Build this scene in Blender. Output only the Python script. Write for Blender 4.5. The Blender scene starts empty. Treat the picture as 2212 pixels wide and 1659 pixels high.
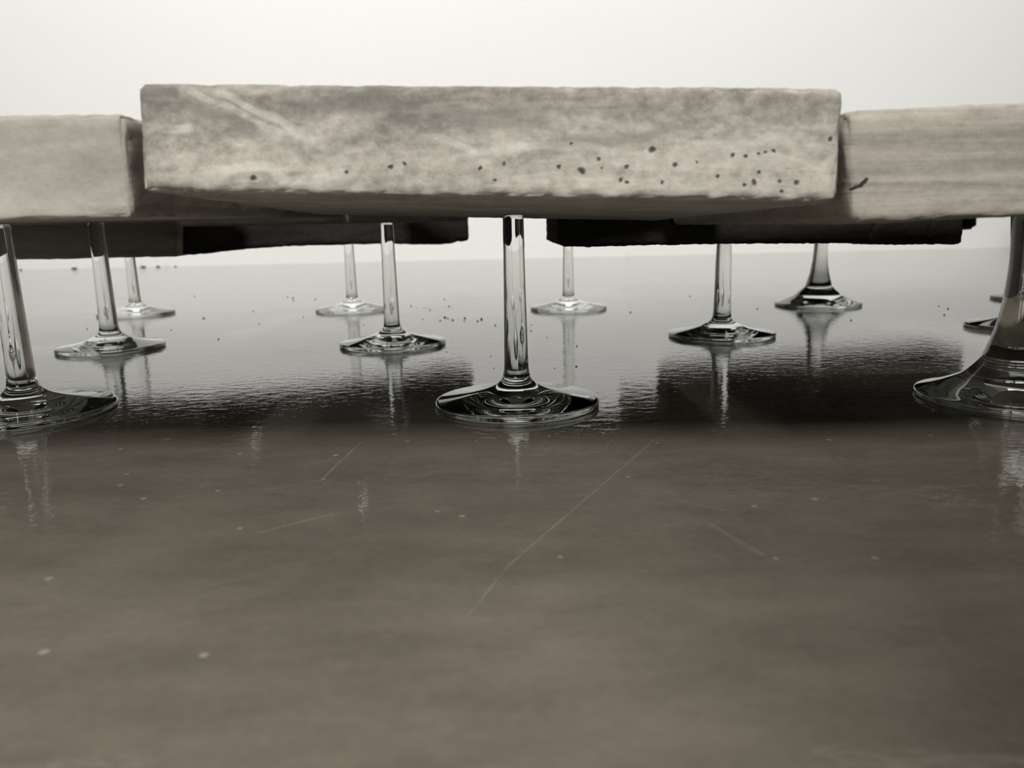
import bpy, bmesh, math, random
from mathutils import Vector, Matrix, noise
random.seed(7)
scn = bpy.context.scene
COL = scn.collection

# ------------------------------------------------------------------ camera
W, Hh, F = 2212, 1659, 1661.0
CAM_H = 0.0702
CY = 829.5
PITCH = math.atan((CY - 492.0) / F)
ROLL = math.atan(0.0228)
fwd = Vector((0, math.cos(PITCH), -math.sin(PITCH)))
r0 = Vector((1, 0, 0)); u0 = Vector((0, math.sin(PITCH), math.cos(PITCH)))
rgt = math.cos(ROLL) * r0 - math.sin(ROLL) * u0
upv = math.cos(ROLL) * u0 + math.sin(ROLL) * r0
CAM = Vector((0, 0, CAM_H))
cd = bpy.data.cameras.new('camera')
cam = bpy.data.objects.new('camera', cd); COL.objects.link(cam)
m = Matrix((rgt, upv, -fwd)).transposed().to_4x4(); m.translation = CAM
cam.matrix_world = m
cd.sensor_fit = 'HORIZONTAL'; cd.sensor_width = 36.0; cd.lens = 36.0 * F / W
cd.clip_start = 0.005; cd.clip_end = 50
cd.dof.use_dof = True; cd.dof.focus_distance = 0.29; cd.dof.aperture_fstop = 21.0
scn.camera = cam

def ray(px, py):
    return fwd + ((px - W / 2) / F) * rgt - ((py - CY) / F) * upv
def ground(px, py, z=0.0):
    d = ray(px, py); return CAM + d * ((z - CAM_H) / d.z)
def at(px, py, Y):
    d = ray(px, py); return CAM + d * (Y / d.y)

WALL_Y = ground(1106, 559).y

# ------------------------------------------------------------------ world, light, exposure
w = bpy.data.worlds.new('world'); scn.world = w; w.use_nodes = True
w.node_tree.nodes['Background'].inputs[0].default_value = (1.0, 0.985, 0.95, 1)
w.node_tree.nodes['Background'].inputs[1].default_value = 0.3
def area(name, loc, rot, sx, sy, power, col):
    l = bpy.data.lights.new(name, 'AREA'); l.shape = 'RECTANGLE'; l.size = sx; l.size_y = sy
    l.energy = power; l.color = col
    o = bpy.data.objects.new(name, l); COL.objects.link(o); o.location = loc; o.rotation_euler = rot
    return o
R = math.radians
area('added_wall_wash', (-0.3, 1.0, 2.45), (R(54), 0, 0), 2.9, 0.3, 33, (1, 0.99, 0.975))  # area light added to brighten the back wall, no fixture behind it
def aim(loc, tgt):
    return (Vector(tgt) - Vector(loc)).to_track_quat('-Z', 'Y').to_euler()
area('added_key_light', (-0.12, -1.6, 1.9), aim((-0.12, -1.6, 1.9), (0, 0.2, 0.08)), 0.45, 0.6, 62, (1, 0.985, 0.965))  # key light added for the stone fronts, hanging apart from any window
scn.view_settings.view_transform = 'Standard'
scn.view_settings.look = 'None'
scn.view_settings.gamma = 1.0
scn.view_settings.exposure = 0.5
scn.view_settings.use_curve_mapping = False
scn.cycles.max_bounces = 24
scn.cycles.transmission_bounces = 20
scn.cycles.transparent_max_bounces = 16
scn.cycles.glossy_bounces = 10
scn.cycles.diffuse_bounces = 5
scn.cycles.sample_clamp_indirect = 6.0
scn.cycles.use_denoising = True
scn.cycles.caustics_refractive = True
scn.cycles.caustics_reflective = True

# ------------------------------------------------------------------ node helper
class NT:
    def __init__(s, name):
        s.m = bpy.data.materials.new(name); s.m.use_nodes = True
        s.t = s.m.node_tree; s.t.nodes.clear()
        s.out = s.n('ShaderNodeOutputMaterial')
    def n(s, kind, **kw):
        nd = s.t.nodes.new(kind)
        for k, v in kw.items(): setattr(nd, k, v)
        return nd
    def l(s, a, b): s.t.links.new(a, b)
    def val(s, sock, v):
        if hasattr(v, 'is_linked') or isinstance(v, bpy.types.NodeSocket): s.l(v, sock)
        else: sock.default_value = v
    def math(s, op, a, b=0.0, c=0.0, clamp=False):
        nd = s.n('ShaderNodeMath', operation=op, use_clamp=clamp)
        for i, v in enumerate((a, b, c)): s.val(nd.inputs[i], v)
        return nd.outputs[0]
    def noise(s, vec, scale, detail=4, rough=0.55, dist=0.0):
        nd = s.n('ShaderNodeTexNoise'); s.l(vec, nd.inputs['Vector'])
        nd.inputs['Scale'].default_value = scale; nd.inputs['Detail'].default_value = detail
        nd.inputs['Roughness'].default_value = rough; nd.inputs['Distortion'].default_value = dist
        return nd.outputs['Fac']
    def vor(s, vec, scale, feature='F1', rnd=1.0):
        nd = s.n('ShaderNodeTexVoronoi', feature=feature); s.l(vec, nd.inputs['Vector'])
        nd.inputs['Scale'].default_value = scale; nd.inputs['Randomness'].default_value = rnd
        return nd.outputs['Distance']
    def ramp(s, fac, stops, interp='LINEAR'):
        nd = s.n('ShaderNodeValToRGB'); nd.color_ramp.interpolation = interp
        e = nd.color_ramp.elements
        while len(e) < len(stops): e.new(0.5)
        for i, (p, c) in enumerate(stops):
            e[i].position = p
            e[i].color = (c, c, c, 1) if isinstance(c, (int, float)) else (*c, 1)
        s.l(fac, nd.inputs[0]); return nd.outputs[0]
    def mix(s, fac, a, b, blend='MIX'):
        nd = s.n('ShaderNodeMix', data_type='RGBA', blend_type=blend)
        s.val(nd.inputs[0], fac)
        for i, v in ((6, a), (7, b)):
            if isinstance(v, tuple): nd.inputs[i].default_value = (*v, 1)
            else: s.l(v, nd.inputs[i])
        return nd.outputs[2]
    def mapping(s, vec, scale=(1, 1, 1), rot=(0, 0, 0), loc=(0, 0, 0)):
        nd = s.n('ShaderNodeMapping'); s.l(vec, nd.inputs[0])
        nd.inputs['Scale'].default_value = scale; nd.inputs['Rotation'].default_value = rot
        nd.inputs['Location'].default_value = loc
        return nd.outputs[0]
    def bump(s, h, strength, dist, prev=None):
        nd = s.n('ShaderNodeBump'); nd.inputs['Strength'].default_value = strength
        nd.inputs['Distance'].default_value = dist; s.l(h, nd.inputs['Height'])
        if prev is not None: s.l(prev, nd.inputs['Normal'])
        return nd.outputs[0]
    def bsdf(s, col, rough, normal=None, **kw):
        nd = s.n('ShaderNodeBsdfPrincipled')
        if isinstance(col, tuple): nd.inputs['Base Color'].default_value = (*col, 1)
        else: s.l(col, nd.inputs['Base Color'])
        s.val(nd.inputs['Roughness'], rough)
        if normal is not None: s.l(normal, nd.inputs['Normal'])
        for k, v in kw.items(): s.val(nd.inputs[k], v)
        s.l(nd.outputs[0], s.out.inputs[0]); return nd
    def xyz(s, vec):
        nd = s.n('ShaderNodeSeparateXYZ'); s.l(vec, nd.inputs[0]); return nd.outputs
    def objco(s): return s.n('ShaderNodeTexCoord').outputs['Object']

# ------------------------------------------------------------------ materials
def mat_wall(name, col):
    t = NT(name); co = t.objco()
    n1 = t.noise(co, 1.3, 3); n2 = t.noise(co, 60, 4)
    c = t.mix(t.ramp(n1, [(0.3, 0.0), (0.7, 1.0)]), tuple(x * 0.97 for x in col), col)
    z = t.xyz(co)[2]
    scuff = t.noise(t.mapping(co, (9, 9, 14)), 1.0, 4, 0.6)
    low = t.math('SUBTRACT', 1.0, t.math('DIVIDE', z, 0.035), clamp=True)
    f = t.math('MULTIPLY', t.ramp(scuff, [(0.60, 0.0), (0.72, 1.0)]), low)
    c = t.mix(t.math('MULTIPLY', f, 0.5), c, (0.38, 0.36, 0.33))
    t.bsdf(c, 0.8, t.bump(n2, 0.15, 0.001), **{'Specular IOR Level': 0.2})
    return t.m

def mat_floor():
    t = NT('polished_floor'); co = t.objco()
    big = t.noise(co, 7, 4, 0.55); mid = t.noise(t.mapping(co, (34, 70, 1), (0, 0, R(12))), 1.0, 5, 0.65)
    fine = t.noise(co, 420, 3, 0.6)
    f = t.math('ADD', t.math('MULTIPLY', big, 0.5), t.math('ADD', t.math('MULTIPLY', mid, 0.35), t.math('MULTIPLY', fine, 0.15)))
    c = t.ramp(f, [(0.36, (0.086, 0.075, 0.060)), (0.5, (0.122, 0.107, 0.086)), (0.66, (0.162, 0.143, 0.116))])
    # pale flecks
    v = t.vor(co, 95)
    pick = t.noise(co, 37, 2)
    fl = t.math('MULTIPLY', t.ramp(v, [(0.05, 1.0), (0.11, 0.0)]), t.ramp(pick, [(0.58, 0.0), (0.64, 1.0)]))
    c = t.mix(t.math('MULTIPLY', fl, 0.45), c, (0.42, 0.40, 0.36))
    # hairline scratches
    def scratch(p, q, wd, amt, c):
        d = (q - p); L = d.length; d = d / L
        X, Y, Z = t.xyz(co)
        dx = t.math('SUBTRACT', X, p.x); dy = t.math('SUBTRACT', Y, p.y)
        al = t.math('ADD', t.math('MULTIPLY', dx, d.x), t.math('MULTIPLY', dy, d.y))
        ac = t.math('ABSOLUTE', t.math('SUBTRACT', t.math('MULTIPLY', dx, d.y), t.math('MULTIPLY', dy, d.x)))
        a = t.math('SUBTRACT', 1.0, t.math('DIVIDE', ac, wd), clamp=True)
        b = t.math('MULTIPLY', t.math('GREATER_THAN', al, 0.0), t.math('LESS_THAN', al, L))
        g = t.math('MULTIPLY', t.math('MULTIPLY', a, b), t.ramp(t.noise(co, 160, 3), [(0.35, 0.3), (0.6, 1.0)]))
        return t.mix(t.math('MULTIPLY', g, amt), c, (0.40, 0.38, 0.34))
    for (a, b, wd, amt) in (((1425, 940), (1100, 1220), 0.0004, 0.28), ((1100, 1220), (1010, 1330), 0.0004, 0.2),
                            ((780, 955), (690, 1040), 0.0005, 0.35), ((560, 1150), (720, 1110), 0.0006, 0.25),
                            ((1530, 1130), (1650, 1200), 0.0012, 0.15), ((1370, 1060), (1600, 1110), 0.0003, 0.3)):
        c = scratch(ground(*a), ground(*b), wd, amt, c)
    # single pale specks
    acc = None
    for (px, py, r) in ((310, 1077, 6), (260, 970, 5), (518, 980, 5), (518, 1141, 6), (95, 1408, 9), (440, 1415, 9), (1210, 1203, 6), (1630, 1093, 6),
                        (1358, 1030, 5), (362, 948, 6), (1420, 957, 4), (260, 1048, 5), (1760, 1078, 7), (945, 1105, 5), (1676, 1206, 6), (105, 1250, 7),
                        (470, 1060, 5), (880, 953, 5), (1792, 950, 6), (2010, 940, 4), (1540, 930, 5), (700, 1035, 4), (1890, 1205, 6)):
        g = ground(px, py); d = t.n('ShaderNodeVectorMath', operation='DISTANCE'); t.l(co, d.inputs[0]); d.inputs[1].default_value = (g.x, g.y, 0)
        k = t.math('DIVIDE', d.outputs['Value'], r * 1.3 * (g - CAM).length / F)
        acc = k if acc is None else t.math('MINIMUM', acc, k)
    c = t.mix(t.ramp(acc, [(0.4, 0.42), (1.0, 0.0)]), c, (0.40, 0.385, 0.35))
    # dull dusty smears further in
    sm = t.noise(t.mapping(co, (9, 34, 1), (0, 0, R(-3))), 1.0, 4, 0.6)
    gr = t.noise(t.mapping(co, (260, 420, 1)), 1.0, 3, 0.7)
    smf = t.math('MULTIPLY', t.ramp(sm, [(0.60, 0.0), (0.72, 1.0)]), t.ramp(gr, [(0.35, 0.25), (0.6, 1.0)]))
    rg = t.math('ADD', t.math('ADD', 0.03, t.math('MULTIPLY', big, 0.03)), t.math('MULTIPLY', smf, 0.14))
    spec = t.math('SUBTRACT', 0.85, t.math('MULTIPLY', smf, 0.25))
    rip = t.noise(t.mapping(co, (150, 210, 1), (0, 0, R(9))), 1.0, 3, 0.55)
    rip2 = t.noise(co, 900, 2, 0.5)
    nb = t.bump(rip, 0.5, 0.00026); nb = t.bump(rip2, 0.2, 0.00004, nb)
    t.bsdf(c, rg, nb, **{'Specular IOR Level': spec})
    return t.m

def mat_stone(name, dark, light, seed, kind='bands', pores=None, vein=None, halfz=0.013, crack=None):
    warm = lambda k: (k[0] * 1.01, k[1] * 0.975, k[2] * 0.92)
    dark, light = warm(dark), warm(light)
    t = NT(name); co = t.objco()
    cs = t.mapping(co, (1, 1, 1), (0, 0, 0), (seed * 0.37, seed * 0.11, seed * 0.23))
    X, Y, Z = t.xyz(co)
    tilt = {'bands': 2, 'lines': -2.5, 'smooth': -3, 'plain': 0}[kind]
    wl, wm, wb = {'bands': (0.52, 0.50, 0.30), 'lines': (0.75, 0.30, 0.15), 'smooth': (0.55, 0.25, 0.25), 'plain': (0.5, 0.5, 0.3)}[kind]
    lay = t.noise(t.mapping(cs, {'bands': (26, 26, 130), 'lines': (9, 9, 260), 'smooth': (10, 10, 70), 'plain': (20, 20, 90)}[kind], (0, R(tilt), 0)), 1.0, 6, 0.62, 1.1)
    mott = t.noise(t.mapping(cs, (320, 320, 400)), 1.0, 5, 0.68)
    big = t.noise(t.mapping(cs, (22, 22, 60)), 1.0, 3)
    f = t.math('ADD', t.math('MULTIPLY', lay, wl), t.math('MULTIPLY', mott, wm))
    f = t.math('ADD', f, t.math('MULTIPLY', big, wb)); f = t.math('SUBTRACT', f, (wl + wm + wb) / 2 - 0.5)
    f = t.math('ADD', f, t.math('MULTIPLY', Z, {'bands': -0.12, 'smooth': -0.07, 'lines': -0.02, 'plain': 0}[kind] / halfz))
    mid = lambda k: tuple(a * (1 - k) + b * k for a, b in zip(dark, light))
    c = t.ramp(f, [(0.34, dark), (0.47, mid(.36)), (0.57, mid(.68)), (0.70, light)])
    warp = t.n('ShaderNodeTexNoise'); t.l(cs, warp.inputs['Vector']); warp.inputs['Scale'].default_value = 420; warp.inputs['Detail'].default_value = 3
    def wco(amount, scale=None):
        nz = warp
        if scale:
            nz = t.n('ShaderNodeTexNoise'); t.l(cs, nz.inputs['Vector']); nz.inputs['Scale'].default_value = scale
        a = t.n('ShaderNodeVectorMath', operation='SUBTRACT'); t.l(nz.outputs['Color'], a.inputs[0]); a.inputs[1].default_value = (0.5, 0.5, 0.5)
        b = t.n('ShaderNodeVectorMath', operation='MULTIPLY'); t.l(a.outputs[0], b.inputs[0]); b.inputs[1].default_value = (amount, 0, amount)
        d = t.n('ShaderNodeVectorMath', operation='ADD'); t.l(co, d.inputs[0]); t.l(b.outputs[0], d.inputs[1]); return d.outputs[0]
    if vein:
        VX, VY, VZ = t.xyz(wco(0.012, 55))
        for (p, q, wd, amt, tone) in vein:
            dx_, dz_ = q.x - p.x, q.z - p.z; L = math.hypot(dx_, dz_); dx_ /= L; dz_ /= L
            a = t.math('SUBTRACT', VX, p.x); b = t.math('SUBTRACT', VZ, p.z)
            al = t.math('ADD', t.math('MULTIPLY', a, dx_), t.math('MULTIPLY', b, dz_))
            ac = t.math('ABSOLUTE', t.math('SUBTRACT', t.math('MULTIPLY', a, dz_), t.math('MULTIPLY', b, dx_)))
            g = t.math('MULTIPLY', t.math('SUBTRACT', 1.0, t.math('DIVIDE', ac, wd), clamp=True), 1.8, clamp=True)
            e = t.math('MULTIPLY', t.math('MULTIPLY', al, 150, clamp=True), t.math('MULTIPLY', t.math('SUBTRACT', L, al), 150, clamp=True))
            g = t.math('MULTIPLY', t.math('MULTIPLY', g, e), t.ramp(mott, [(0.3, 0.5), (0.6, 1.0)]))
            c = t.mix(t.math('MULTIPLY', g, amt), c, tone)
    hgt = t.math('ADD', t.math('MULTIPLY', mott, 1.0), t.math('MULTIPLY', lay, 0.6))
    if pores:
        pc = wco(0.0016); acc = None
        for (p, r) in pores:
            d = t.n('ShaderNodeVectorMath', operation='DISTANCE'); t.l(pc, d.inputs[0]); d.inputs[1].default_value = p
            k = t.math('DIVIDE', d.outputs['Value'], r)
            acc = k if acc is None else t.math('MINIMUM', acc, k)
        pr = t.ramp(acc, [(0.45, 0.88), (1.0, 0.0)])
        c = t.mix(pr, c, (0.02, 0.018, 0.016)); hgt = t.math('SUBTRACT', hgt, t.math('MULTIPLY', pr, 2.5))
    if crack:
        c0 = wco(0.0022, 300); CX, CY_, CZ = t.xyz(c0)
        for (p, q, wd) in crack:
            dx_, dz_ = q.x - p.x, q.z - p.z; L = math.hypot(dx_, dz_); dx_ /= L; dz_ /= L
            a = t.math('SUBTRACT', CX, p.x); b = t.math('SUBTRACT', CZ, p.z)
            al = t.math('ADD', t.math('MULTIPLY', a, dx_), t.math('MULTIPLY', b, dz_))
            ac = t.math('ABSOLUTE', t.math('SUBTRACT', t.math('MULTIPLY', a, dz_), t.math('MULTIPLY', b, dx_)))
            g = t.math('SUBTRACT', 1.0, t.math('DIVIDE', ac, wd), clamp=True)
            g = t.math('MULTIPLY', g, t.math('MULTIPLY', t.math('GREATER_THAN', al, 0.0), t.math('LESS_THAN', al, L)))
            g = t.math('MULTIPLY', g, t.math('LESS_THAN', Y, 0.02)); g = t.math('MULTIPLY', g, 2.0, clamp=True)
            c = t.mix(g, c, (0.03, 0.028, 0.025)); hgt = t.math('SUBTRACT', hgt, t.math('MULTIPLY', g, 2.5))
    t.bsdf(c, 0.85, t.bump(hgt, 0.5, 0.0006), **{'Specular IOR Level': 0.2})
    return t.m

def mat_glass():
    t = NT('clear_glass')
    g = t.n('ShaderNodeBsdfGlass'); g.inputs['IOR'].default_value = 1.51
    g.inputs['Roughness'].default_value = 0.0; g.inputs['Color'].default_value = (0.975, 0.985, 0.975, 1)
    t.l(g.outputs[0], t.out.inputs[0]); return t.m
def mat_crumb():
    t = NT('dark_grit'); co = t.objco()
    c = t.ramp(t.noise(co, 900, 3), [(0.3, (0.012, 0.011, 0.01)), (0.7, (0.05, 0.046, 0.04))])
    t.bsdf(c, 0.9); return t.m
def mat_ceiling():
    t = NT('ceiling_paint'); co = t.objco()
    t.bsdf(t.mix(t.noise(co, 2, 3), (0.74, 0.73, 0.70), (0.80, 0.79, 0.76)), 0.9); return t.m
def mat_pane():
    t = NT('daylit_window_pane'); e = t.n('ShaderNodeEmission')
    e.inputs[0].default_value = (1, 0.99, 0.97, 1); e.inputs[1].default_value = 6.0
    t.l(e.outputs[0], t.out.inputs[0]); return t.m
def mat_frame():
    t = NT('window_frame_paint'); co = t.objco()
    t.bsdf(t.mix(t.noise(co, 30, 3), (0.25, 0.24, 0.22), (0.32, 0.31, 0.29)), 0.5); return t.m

M_WALL = mat_wall('white_wall', (0.86, 0.857, 0.84))
M_WALL2 = mat_wall('grey_wall', (0.05, 0.048, 0.045))
M_WALL3 = mat_wall('dark_wall_and_blocker', (0.045, 0.042, 0.038))  # shared by the right room wall and the added light blockers
M_FLOOR = mat_floor(); M_CEIL = mat_ceiling()
M_GLASS = mat_glass(); M_CRUMB = mat_crumb(); M_PANE = mat_pane(); M_FRAME = mat_frame()

# ------------------------------------------------------------------ object helpers
def link_mesh(name, bm, mat, parent=None, smooth=True):
    me = bpy.data.meshes.new(name); bm.to_mesh(me); bm.free()
    me.materials.append(mat)
    if smooth:
        for p in me.polygons: p.use_smooth = True
    o = bpy.data.objects.new(name, me); COL.objects.link(o)
    if parent: o.parent = parent
    return o
def tag(o, label, cat, group=None):
    o['label'] = label; o['category'] = cat
    if group: o['group'] = group
    return o
def box_bm(bm, lo, hi):
    vs = [bm.verts.new((x, y, z)) for x in (lo[0], hi[0]) for y in (lo[1], hi[1]) for z in (lo[2], hi[2])]
    for f in ((0, 1, 3, 2), (4, 6, 7, 5), (0, 4, 5, 1), (2, 3, 7, 6), (0, 2, 6, 4), (1, 5, 7, 3)):
        bm.faces.new([vs[i] for i in f])
    bmesh.ops.recalc_face_normals(bm, faces=bm.faces[:])

def structure(name, lo, hi, mat):
    bm = bmesh.new(); box_bm(bm, lo, hi)
    o = link_mesh(name, bm, mat, smooth=False); o['kind'] = 'structure'; return o

# ------------------------------------------------------------------ room
XL, XR, YB, ZC, TH = -2.2, 1.36, -2.45, 2.6, 0.1
structure('floor', (XL - TH, YB - TH, -0.1), (XR + TH, WALL_Y + TH, 0), M_FLOOR)
structure('wall_back', (XL - TH, WALL_Y, 0), (XR + TH, WALL_Y + TH, ZC), M_WALL)
structure('wall_left', (XL - TH, YB - TH, 0), (XL, WALL_Y, ZC), M_WALL2)
structure('blocker_right_near', (0.36, -1.2, 0), (0.40, 0.44, 0.32), M_WALL3)  # unseen low blocker added to darken what the goblet refracts
structure('blocker_front_near', (0.02, -0.16, 0), (0.36, -0.12, 0.30), M_WALL3)  # unseen blocker added to cast soft shade on the near right floor
def slanted(name, p, q, h, th, mat):
    bm = bmesh.new(); p = Vector(p); q = Vector(q); n = Vector((q.y - p.y, p.x - q.x)).normalized() * th
    ring = [p, q, q + n, p + n]
    lo = [bm.verts.new((v.x, v.y, 0)) for v in ring]; hi = [bm.verts.new((v.x, v.y, h)) for v in ring]
    bm.faces.new(lo); bm.faces.new(hi)
    for i in range(4): bm.faces.new((lo[i], lo[(i + 1) % 4], hi[(i + 1) % 4], hi[i]))
    bmesh.ops.recalc_face_normals(bm, faces=bm.faces[:])
    o = link_mesh(name, bm, mat, smooth=False); o['kind'] = 'structure'
slanted('blocker_right_far', (0.36, 0.44), (1.30, 1.66), 0.32, 0.03, M_WALL3)  # unseen dark blocker added for black edges in the right stems
slanted('blocker_left_far', (-1.75, 1.66), (-0.75, 0.45), 0.32, -0.03, M_WALL3)  # unseen dark blocker added for black edges in the left stems
structure('wall_right', (XR, YB - TH, 0), (XR + TH, WALL_Y, ZC), M_WALL3)
structure('wall_front', (XL, YB - TH, 0), (XR, YB, ZC), M_WALL2)
structure('ceiling', (XL - TH, YB - TH, ZC), (XR + TH, WALL_Y + TH, ZC + TH), M_CEIL)
def window(name, x0, x1, z0, z1, nx, nz):
    y = YB + 0.001
    bm = bmesh.new(); fw = 0.05
    box_bm(bm, (x0 - fw, y, z0 - fw), (x1 + fw, y + 0.03, z0)); box_bm(bm, (x0 - fw, y, z1), (x1 + fw, y + 0.03, z1 + fw))
    box_bm(bm, (x0 - fw, y, z0), (x0, y + 0.03, z1)); box_bm(bm, (x1, y, z0), (x1 + fw, y + 0.03, z1))
    for i in range(1, nx):
        x = x0 + (x1 - x0) * i / nx; box_bm(bm, (x - 0.02, y, z0), (x + 0.02, y + 0.03, z1))
    for i in range(1, nz):
        z = z0 + (z1 - z0) * i / nz; box_bm(bm, (x0, y, z - 0.02), (x1, y + 0.029, z + 0.02))
    o = link_mesh(name, bm, M_FRAME, smooth=False); o['kind'] = 'structure'
    bm = bmesh.new()
    for i in range(nx):
        for j in range(nz):
            a = x0 + (x1 - x0) * i / nx; b = x0 + (x1 - x0) * (i + 1) / nx
            c = z0 + (z1 - z0) * j / nz; d = z0 + (z1 - z0) * (j + 1) / nz
            box_bm(bm, (a + 0.02, y + 0.004, c + 0.02), (b - 0.02, y + 0.012, d - 0.02))
    link_mesh('pane', bm, M_PANE, o, smooth=False)
window('window_1', -0.95, -0.05, 0.95, 1.95, 3, 3)

# ------------------------------------------------------------------ stone blocks
def gridline(L, r, step):
    a = [0, r * 0.3, r * 0.65, r]
    n = max(2, int((L - 2 * r) / step))
    a += [r + (L - 2 * r) * i / n for i in range(1, n)]
    a += [L - r, L - r * 0.65, L - r * 0.3, L]
    return a
def stone(name, front, back_vec, mat, seed, step=0.0022, r=0.0011, amp=0.00025, edge=0.0007, profile=None, jag=0.0, grooves=()):
    """front: TL,TR,BR,BL world points; back_vec: one vector or four; a weathered hexahedron."""
    TL, TR, BR, BL = front
    bv = back_vec if isinstance(back_vec, (list, tuple)) else [back_vec] * 4
    Wd = (BR - BL).length; Ht = (TL - BL).length; Dp = bv[3].length
    def hexa(a, b, c):      # a across, b depth, c up in 0..1
        f = (BL * (1 - a) + BR * a) * (1 - c) + (TL * (1 - a) + TR * a) * c
        k = (bv[3] * (1 - a) + bv[2] * a) * (1 - c) + (bv[0] * (1 - a) + bv[1] * a) * c
        return f + k * b
    gx, gy, gz = gridline(Wd, r, step), gridline(Dp, r, step * 1.6), gridline(Ht, r, step)
    bm = bmesh.new(); cache = {}
    so = Vector((seed * 13.1, seed * 7.7, seed * 3.3))
    def vert(x, y, z):
        k = (round(x * 1e7), round(y * 1e7), round(z * 1e7))
        if k in cache: return cache[k]
        p = Vector((x, y, z))
        q = Vector((min(max(x, r), Wd - r), min(max(y, r), Dp - r), min(max(z, r), Ht - r)))
        n = (p - q)
        cnt = sum(1 for v in n if abs(v) > r * 0.2)
        nn = n.normalized(); p2 = q + nn * r
        pos = p2 * 1000.0
        d = amp * (noise.noise(pos * 0.35 + so) + 0.6 * noise.noise(pos * 1.1 + so) + 0.8 * noise.noise(pos * 0.09 + so))
        if cnt >= 2:
            e = noise.noise(pos * 0.45 + so * 2) + 0.6 * noise.noise(pos * 1.3 + so * 2)
            d -= edge * max(0.0, e + 0.1) + jag * max(0.0, noise.noise(pos * 0.16 + so * 3))
        p2 = p2 + nn * d
        if profile:
            a = p2.x / Wd; off = 0.0
            for (a0, o0), (a1, o1) in zip(profile, profile[1:]):
                if a0 <= a <= a1: off = o0 + (o1 - o0) * (a - a0) / max(1e-9, a1 - a0)
            p2.z -= off * 0.001 * (1 - min(1, max(0, p2.z / Ht)))
        for (a0, sl) in grooves:
            if y < Dp * 0.5:
                g = abs(p2.x / Wd - a0 - sl * (p2.z / Ht) ** 2) * Wd + 0.0003 * noise.noise(pos * 0.5)
                if g < 0.0016 and p2.y < 0.003: p2.y += 0.0035 * (1 - g / 0.0016)
        v = bm.verts.new(hexa(p2.x / Wd, p2.y / Dp, p2.z / Ht)); cache[k] = v; return v
    def face(A, B, fn):
        for i in range(len(A) - 1):
            for j in range(len(B) - 1):
                vs = [vert(*fn(A[i], B[j])), vert(*fn(A[i + 1], B[j])), vert(*fn(A[i + 1], B[j + 1])), vert(*fn(A[i], B[j + 1]))]
                if len(set(vs)) == 4: bm.faces.new(vs)
    face(gx, gz, lambda a, b: (a, 0, b)); face(gx, gz, lambda a, b: (a, Dp, b))
    face(gx, gy, lambda a, b: (a, b, 0)); face(gx, gy, lambda a, b: (a, b, Ht))
    face(gy, gz, lambda a, b: (0, a, b)); face(gy, gz, lambda a, b: (Wd, a, b))
    bmesh.ops.recalc_face_normals(bm, faces=bm.faces[:])
    c = (TL + TR + BR + BL) / 4
    for v in bm.verts: v.co -= c
    o = link_mesh(name, bm, mat); o.location = c
    return o
def vpdir(px, py, L): return ray(px, py).normalized() * L

# centre front stone
cf = [at(298, 180, 0.184), at(1823, 190, 0.176), at(1808, 437, 0.176), at(309, 413, 0.184)]
cW = (cf[2] - cf[3]).length
cc = sum(cf, Vector()) / 4
def cp(px, py):
    """point on the centre block's front face, in the block's own space"""
    k = (px - 298) / 1525.0
    return at(px, py, 0.184 * (1 - k) + 0.176 * k) - cc
PORES = [(1257, 369, 9), (1292, 344, 6), (1354, 362, 7), (1408, 323, 9), (1208, 362, 6), (1300, 364, 4), (1341, 390, 6), (1354, 396, 5),
         (1430, 395, 5), (1459, 355, 6), (1582, 337, 6), (1612, 337, 5), (1551, 381, 5), (1629, 395, 8), (1688, 413, 6), (1720, 397, 8),
         (1684, 392, 5), (1608, 401, 5), (1638, 372, 5), (842, 361, 7), (872, 354, 6), (749, 371, 6), (549, 385, 8), (1037, 364, 6),
         (1068, 389, 5), (1087, 353, 5), (1795, 302, 6), (1639, 332, 4), (1655, 329, 4), (1670, 327, 5), (1235, 310, 4), (1506, 350, 4)]
pores = [(tuple(cp(x, y)), r * 0.95 * 0.18 / F) for x, y, r in PORES]
VL, VD = (0.55, 0.53, 0.48), (0.15, 0.145, 0.13)
veins = [(cp(430, 172), cp(710, 320), 0.0014, 0.6, VL), (cp(375, 172), cp(640, 312), 0.0013, 0.5, VL), (cp(360, 205), cp(600, 320), 0.0018, 0.5, VD), (cp(330, 258), cp(470, 310), 0.0014, 0.7, VL),
         (cp(318, 180), cp(380, 250), 0.0030, 0.45, VD), (cp(560, 225), cp(1250, 255), 0.0040, 0.4, VD), (cp(900, 300), cp(1350, 330), 0.0012, 0.5, VL),
         (cp(1150, 330), cp(1500, 275), 0.0016, 0.45, VD), (cp(1450, 320), cp(1790, 310), 0.0014, 0.5, VL), (cp(420, 385), cp(760, 372), 0.0014, 0.6, VL)]
M_S1 = mat_stone('pale_bedded_stone', (0.17, 0.165, 0.15), (0.50, 0.485, 0.445), 1.0, 'bands', pores, veins)
M_S2 = mat_stone('smooth_grey_stone', (0.24, 0.232, 0.215), (0.43, 0.42, 0.39), 2.0, 'smooth')
RFQ = [at(1824, 238, 0.179), at(3400, 165, 0.179), at(3400, 409, 0.179), at(1843, 485, 0.179)]
rc = sum(RFQ, Vector()) / 4
M_S3 = mat_stone('lined_stone', (0.20, 0.188, 0.168), (0.40, 0.385, 0.35), 3.0, 'lines',
                 crack=[(at(1842, 408, 0.179) - rc, at(1862, 402, 0.179) - rc, 0.0005), (at(1860, 403, 0.179) - rc, at(1876, 388, 0.179) - rc, 0.0005)])
M_S4 = mat_stone('dusty_grey_stone', (0.14, 0.134, 0.115), (0.30, 0.29, 0.26), 4.0, 'smooth')
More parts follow.
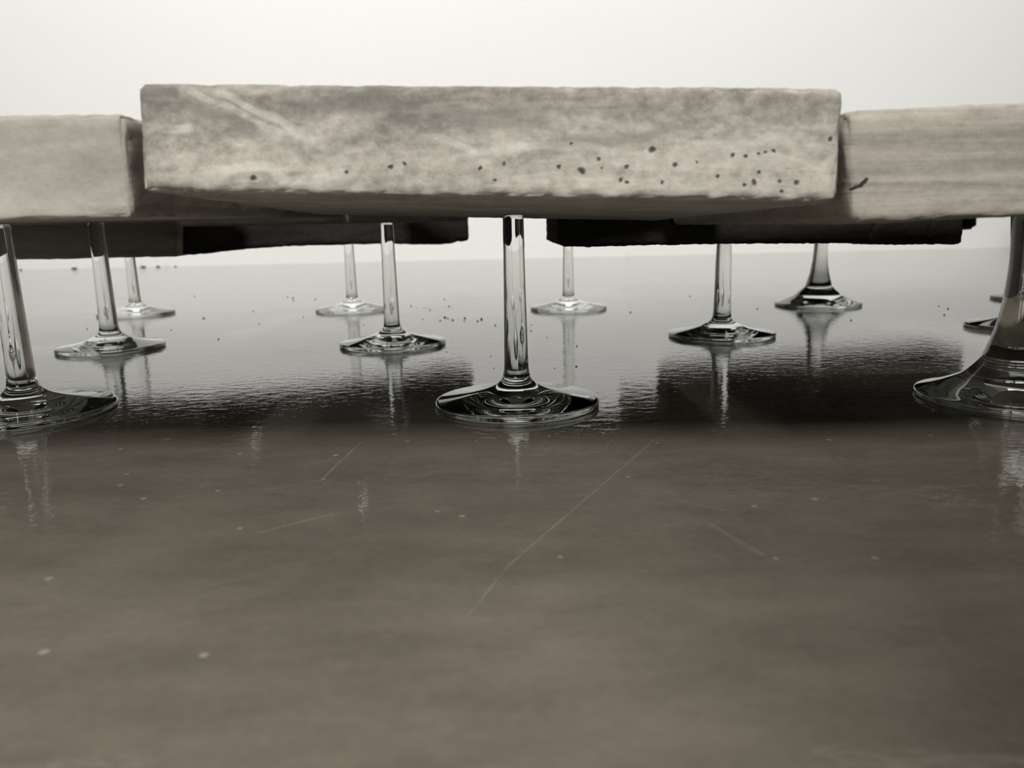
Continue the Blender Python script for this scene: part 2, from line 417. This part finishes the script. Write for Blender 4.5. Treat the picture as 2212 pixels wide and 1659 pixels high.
M_S5 = mat_stone('dark_rough_stone', (0.008, 0.0075, 0.0068), (0.028, 0.0265, 0.024), 5.0, 'plain')
cdir = vpdir(1056, 513, 0.187)
o = stone('stone_block', cf, cdir, M_S1, 1, step=0.0014, amp=0.00022, edge=0.0008, jag=0.0008)
tag(o, 'pale banded stone block with dark pores, foremost and highest at the middle of the row', 'stone')

# left front stone
lf = [at(-1500, 270, 0.187), at(264, 246, 0.187), at(287, 471, 0.187), at(-1500, 509, 0.187)]
ldir = vpdir(1100, 468, 0.235)
o = stone('stone_block', lf, ldir, M_S2, 2, r=0.0014, amp=0.0003, edge=0.0009)
tag(o, 'smooth grey stone block left of the pored middle block, cut by the left picture edge', 'stone')

# right front stone
rf = [at(1824, 238, 0.179), at(3400, 165, 0.179), at(3400, 409, 0.179), at(1843, 485, 0.179)]
rdir = vpdir(1090, 486, 0.19)
o = stone('stone_block', rf, rdir, M_S3, 3, r=0.0018, amp=0.00025, edge=0.0007)
tag(o, 'grey finely lined stone block right of the pored middle block', 'stone')

# second row and back stones
g2 = [at(389, 456, 0.43), at(985, 442, 0.43), at(983, 476, 0.43), at(389, 489, 0.43)]
o = stone('stone_block', g2, Vector((0, 0.14, 0.001)), M_S4, 4, step=0.004, amp=0.0004, edge=0.0012)
tag(o, 'dim stone block lying under the middle block on the stem left of the centre glass', 'stone')

gl = [at(-420, 465, 0.5655), at(383, 448, 0.5655), at(383, 554, 0.5655), at(-420, 571, 0.5655)]
o = stone('stone_block', gl, Vector((0, 0.032, 0)), M_S4, 5, step=0.005, r=0.003, amp=0.0004, edge=0.0012)
tag(o, 'low dusty grey stone block behind the two leftmost stems, under the left block', 'stone')

bl = [at(393, 440, 0.575), at(1012, 425, 0.695), at(1013, 522, 0.695), at(391, 548, 0.575)]
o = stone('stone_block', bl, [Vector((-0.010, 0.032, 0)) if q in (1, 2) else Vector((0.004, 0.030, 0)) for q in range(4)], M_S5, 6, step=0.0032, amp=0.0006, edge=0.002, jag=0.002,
          profile=[(0, 0), (0.03, 1), (0.12, -1.0), (0.3, -2.4), (0.62, -1.4), (0.86, 1.2), (0.92, 1.2), (0.95, -0.8), (1, -0.6)])
tag(o, 'black shaded stone block whose right end stops left of the centre stem', 'stone')

nr = [at(1205, 436, 0.40), at(2081, 416, 0.40), at(2079, 527, 0.40), at(1206, 531, 0.40)]
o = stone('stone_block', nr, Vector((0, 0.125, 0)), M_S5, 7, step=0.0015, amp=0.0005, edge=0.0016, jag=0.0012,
          profile=[(0, -1.2), (0.012, -0.4), (0.016, 0.6), (0.04, 0.3), (0.08, 0.7), (0.2, -0.1), (0.4, -0.5), (0.6, -0.7), (0.77, -0.7), (0.785, 0.1), (0.915, 0.1), (0.92, -0.7), (0.93, 0.1), (1, 0.1)],
          grooves=[(0.772, 0.10), (0.920, 0.05)])
tag(o, 'long dark stone block, ragged left end by the centre stem, cracked near its right end', 'stone')
# unseen bridging stones added to darken floor reflections, and one behind the left block
bz = max((o.location + v.co).z for v in o.data.vertices)
def plain_box(x0, x1, y0, y1, z0, z1):
    return [Vector((x0, y0, z1)), Vector((x1, y0, z1)), Vector((x1, y0, z0)), Vector((x0, y0, z0))], Vector((0, y1 - y0, 0))
f_, b_ = plain_box(-0.087, 0.105, 0.378, 0.635, bz + 0.0002, bz + 0.025)
o = stone('stone_block', f_, b_, M_S4, 11, step=0.005, amp=0.0004, edge=0.001)
tag(o, 'unseen added dusty stone slab bridging the gap behind the pored middle block', 'stone')
f_, b_ = plain_box(-0.48, -0.198, 0.425, 0.565, 0.0795, 0.104)
o = stone('stone_block', f_, b_, M_S4, 12, step=0.005, amp=0.0004, edge=0.001)
tag(o, 'grey stone block hidden behind the left block, above the dark-topped stem', 'stone')
fr = [at(1452, 430, 0.655), at(2122, 415, 0.735), at(2118, 496, 0.735), at(1454, 512, 0.655)]
f_, b_ = plain_box(0.108, 0.43, 0.43, 0.76, max(fr[0].z, fr[1].z) + 0.0008, max(fr[0].z, fr[1].z) + 0.025)  # added out of view so the right floor mirrors dark stone
o = stone('stone_block', f_, b_, M_S4, 13, step=0.007, amp=0.0004, edge=0.001)
tag(o, 'unseen added dusty stone slab lying over the far stones behind the finely lined right block', 'stone')
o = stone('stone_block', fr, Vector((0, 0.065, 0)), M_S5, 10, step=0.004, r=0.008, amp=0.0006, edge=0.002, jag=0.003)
tag(o, 'black far stone whose rounded end pokes out beside the thick goblet stem', 'stone')

# ------------------------------------------------------------------ glasses
def catmull(P, n=5):
    out = []
    for i in range(len(P) - 1):
        p0 = P[max(0, i - 1)]; p1 = P[i]; p2 = P[i + 1]; p3 = P[min(len(P) - 1, i + 2)]
        for k in range(n):
            t = k / n
            out.append(tuple(0.5 * ((2 * b) + (c - a) * t + (2 * a - 5 * b + 4 * c - d) * t * t + (3 * b - a - 3 * c + d) * t ** 3)
                             for a, b, c, d in zip(p0, p1, p2, p3)))
    out.append(P[-1]); return out
def revolve(bm, prof, seg=72, flip=False):
    rings = []
    for (r, z) in prof:
        r *= 0.001; z *= 0.001
        if r < 1e-6: rings.append([bm.verts.new((0, 0, z))])
        else: rings.append([bm.verts.new((r * math.cos(2 * math.pi * i / seg), r * math.sin(2 * math.pi * i / seg), z)) for i in range(seg)])
    for a, b in zip(rings, rings[1:]):
        for i in range(seg):
            j = (i + 1) % seg
            if len(a) == 1 and len(b) == 1: continue
            if len(a) == 1: f = [a[0], b[j], b[i]]
            elif len(b) == 1: f = [a[i], a[j], b[0]]
            else: f = [a[i], a[j], b[j], b[i]]
            if flip: f.reverse()
            bm.faces.new(f)
UNDER = [(0, 1.0), (8, 0.95), (18, 0.65), (26, 0.25), (30.5, 0.05), (32.0, 0.03), (32.7, 0.25), (33, 0.75), (33.0, 1.4), (33, 1.9), (32.75, 2.4), (32.1, 2.75)]
def make_glass(kind, height, loc, scale=1.0, stem=1.0, lean=0.0, rz=0.0):
    k = scale
    if kind == 'thin':
        top = [(30, 3.05), (25, 3.8), (20, 4.7), (15, 5.9), (11, 7.2), (8.4, 8.5), (6.7, 9.9), (5.9, 11.0)]
        sm = [(5.9, 11.0), (5.35, 12.6), (4.95, 15.5), (4.75, 22), (4.55, 34), (4.3, 50), (4.15, 62)]
    else:
        top = [(28, 4.0), (23.5, 5.8), (18, 8.6), (14.5, 12.0), (12.0, 16.0), (10.6, 19.5)]
        sm = [(10.6, 19.5), (8.8, 25.5), (7.5, 31.5), (6.4, 40), (5.8, 50), (5.75, 56), (6.1, 63)]
    foot = [(r * k, z) for r, z in UNDER] + [(r * k if r > 12 else r * stem, z) for r, z in top]
    sp = [(r * stem, z) for r, z in sm]
    last = sp[-1]
    endr = last[0] * (0.97 if kind == 'thin' else 1.12)
    sp = [p for p in sp if p[1] < height - 5] + [(endr, height - 0.5)]
    fp = catmull(foot, 5); st = catmull(sp, 5)
    root = bpy.data.objects.new('wine_glass', None); COL.objects.link(root); root.location = loc
    root.rotation_euler = (0, lean, rz); root.empty_display_size = 0.01
    bm = bmesh.new(); revolve(bm, fp); f = link_mesh('foot', bm, M_GLASS, root)
    bm = bmesh.new(); revolve(bm, st + [(endr - 0.12, height - 0.15), (endr - 0.5, height), (endr * 0.5, height), (0, height)])
    if kind == 'thin':   # teardrop air bubble drawn into the stem
        revolve(bm, catmull([(0, 18), (0.35, 20), (0.55, 24), (0.6, 26.5), (0.42, 29), (0.18, 33), (0.06, 40), (0, 42)], 4), 16, flip=True)
    link_mesh('stem', bm, M_GLASS, root)
    return root

depsgraph = None
def hit_height(x, y):
    """height of the lowest stone surface above a floor point"""
    best = None
    for o in list(COL.objects):
        if o.name.startswith('stone_block'):
            loc = Vector(o.location)
            ok, p, n, i = o.ray_cast(Vector((x, y, -0.01)) - loc, Vector((0, 0, 1)))
            if ok:
                z = p.z + loc.z
                if best is None or z < best: best = z
    return best
bpy.context.view_layer.update()
GL = [  # kind, pixel centre x, pixel row of the foot's widest line, free height (mm), scale, stem, label
    ('thin', 1117, 868, None, 1.0, 1.0, 'clear stemmed glass standing front centre under the pored middle block'),
    ('thin', 57, 887, None, 1.03, 1.06, 'large clear stemmed glass cut by the left picture edge'),
    ('goblet', 2186, 855, None, 1.05, 1.0, 'thick goblet stem flaring smoothly into its foot at the right picture edge'),
    ('thin', 241, 750, None, 0.97, 1.12, 'clear stemmed glass second from the left edge, its stem dark at the top'),
    ('thin', 849, 741, None, 1.0, 0.98, 'clear stemmed glass next left of the centre glass, overlapping a smaller far one'),
    ('thin', 1558, 722, None, 1.0, 1.10, 'clear stemmed glass under the long ragged block, its stem dark along the left'),
    ('thin', 295, 677, None, 1.0, 1.0, 'small far glass at the left whose foot shows behind a nearer stem'),
    ('thin', 762, 668, 66, 1.0, 1.0, 'small far glass half hidden by the stem left of centre'),
    ('thin', 1228, 665, 76, 1.0, 0.98, 'small far glass with a pale flat foot just right of the centre stem'),
    ('goblet', 1766, 656, 74, 1.06, 0.92, 'far glass with a trumpet-shaped stem and broad foot, right of the long block middle'),
    ('thin', 2234, 643, 76, 1.0, 1.0, 'farthest right glass, only a dark bit of its foot showing left of the goblet stem'),
    ('thin', 2208, 704, 76, 1.0, 1.0, 'glass hidden behind the thick goblet stem, its dark foot edge peeping out left'),
]
for (kind, px, py, hmm, sc, st, lab) in GL:
    p = ground(px, py, 0.001)
    hz = hit_height(p.x, p.y)
    if hmm is None: hmm = (hz * 1000 - 0.15) if hz else 76
    elif hz: hmm = min(hmm, hz * 1000 - 0.15)
    if False: print('GLASS', lab[:40], round(p.x, 3), round(p.y, 3), round(hmm, 1), hz)
    g = make_glass(kind, hmm, (p.x, p.y, 0.0), sc, st)
    tag(g, lab, 'glass', 'glasses carrying the stone blocks')

# ------------------------------------------------------------------ crumbs
def crumb_mesh(s):
    bm = bmesh.new(); bmesh.ops.create_icosphere(bm, subdivisions=2, radius=1.0)
    for v in bm.verts:
        v.co *= 1 + 0.45 * noise.noise(v.co * 1.7 + Vector((s * 5.1, s * 2.2, 0)))
        v.co.z *= 0.7
    lo = min(v.co.z for v in bm.verts)
    for v in bm.verts: v.co.z -= lo
    me = bpy.data.meshes.new('stone_crumb'); bm.to_mesh(me); bm.free(); me.materials.append(M_CRUMB); return me
CM = [crumb_mesh(i) for i in range(5)]
CR = [(621, 642, 3), (633, 644, 4), (634, 650, 3), (681, 647, 4), (655, 685, 3), (786, 702, 3), (888, 661, 4.5), (970, 662, 3.5),
      (960, 647, 3), (929, 670, 3.5), (961, 686, 5), (967, 688, 4), (978, 692, 5), (951, 693, 4), (913, 690, 3), (1004, 688, 5),
      (1003, 694, 3), (1040, 690, 6), (1032, 694, 4), (1070, 703, 4), (1148, 702, 3), (1147, 715, 4), (1182, 729, 3), (1245, 792, 5),
      (1198, 796, 3), (1362, 675, 4), (274, 725, 4), (227, 731, 4), (188, 711, 3), (440, 688, 4), (472, 733, 4), (547, 673, 3),
      (304, 713, 3), (370, 713, 3), (1246, 748, 4), (1636, 667, 4), (1490, 640, 3), (1838, 692, 4), (2048, 667, 4), (2040, 681, 4),
      (2028, 661, 3), (965, 760, 3), (1060, 770, 3), (1067, 796, 3), (1130, 690, 3), (420, 640, 3), (560, 700, 3)]
for i, (px, py, s) in enumerate(CR):
    p = ground(px, py); sz = s * 0.4 * (p - CAM).length / F
    o = bpy.data.objects.new('stone_crumb', CM[i % 5]); COL.objects.link(o)
    o.location = (p.x, p.y, -0.00002); o.scale = (sz * random.uniform(1, 1.5), sz, sz * 0.9); o.rotation_euler.z = random.random() * 6
    if (px, py) in ((1245, 792), (1246, 748)): lab, grp = 'dark crumb right of the centre stem, near its foot' if py > 770 else 'flat dark crumb right of the centre stem, a little behind it', None
    elif px < 600: lab, grp = 'tiny dark stone crumb on the bright floor near the two left stems', 'crumbs at the left'
    elif px < 800: lab, grp = 'tiny dark stone crumb beside the far glass left of centre', 'crumbs by the far left glass'
    elif px < 1090: lab, grp = 'tiny dark stone crumb in the scatter just left of the centre stem', 'crumbs left of the centre stem'
    elif px < 1300: lab, grp = 'tiny dark stone crumb just right of the centre stem', 'crumbs right of the centre stem'
    else: lab, grp = 'tiny dark stone crumb on the floor in the right half', 'crumbs at the right'
    tag(o, lab, 'crumb', grp)
# pieces along the wall foot at the left
for i, (px, py, s) in enumerate([(50, 582, 7), (180, 579, 9), (322, 576, 8), (347, 576, 7), (385, 575, 5), (72, 581, 5)]):
    p = ground(px, py); sz = s * 0.5 * (p - CAM).length / F
    o = bpy.data.objects.new('stone_crumb', CM[(i * 2) % 5]); COL.objects.link(o)
    o.location = (p.x, min(p.y, WALL_Y - sz * 1.2), -0.00002); o.scale = (sz * 1.4, sz * 0.6, sz * 0.4)
    tag(o, 'flat dark crumb lying along the foot of the white wall', 'crumb', 'crumbs along the wall foot')
# fine grit
bm = bmesh.new()
def grit(cx, cy, sx, sy, n):
    for _ in range(n):
        p = ground(random.gauss(cx, sx), random.gauss(cy, sy))
        if p.y > WALL_Y - 0.05 or p.y < 0.1: continue
        r = random.uniform(0.5, 1.3) * 0.5 * (p - CAM).length / F
        bmesh.ops.create_cone(bm, cap_ends=True, segments=5, radius1=r, radius2=r * 0.4, depth=r,
                              matrix=Matrix.Translation((p.x, p.y, r * 0.45)))
grit(920, 664, 45, 3, 90); grit(975, 690, 30, 4, 60); grit(250, 715, 60, 8, 50); grit(1000, 645, 60, 3, 40)
grit(1120, 750, 500, 60, 160); grit(1250, 778, 90, 4, 80); grit(1650, 680, 250, 20, 60); grit(400, 690, 250, 30, 80)
o = link_mesh('fine_grit', bm, M_CRUMB); o['kind'] = 'stuff'
tag(o, 'fine dark grit dusted over the glossy floor between the glasses', 'grit')
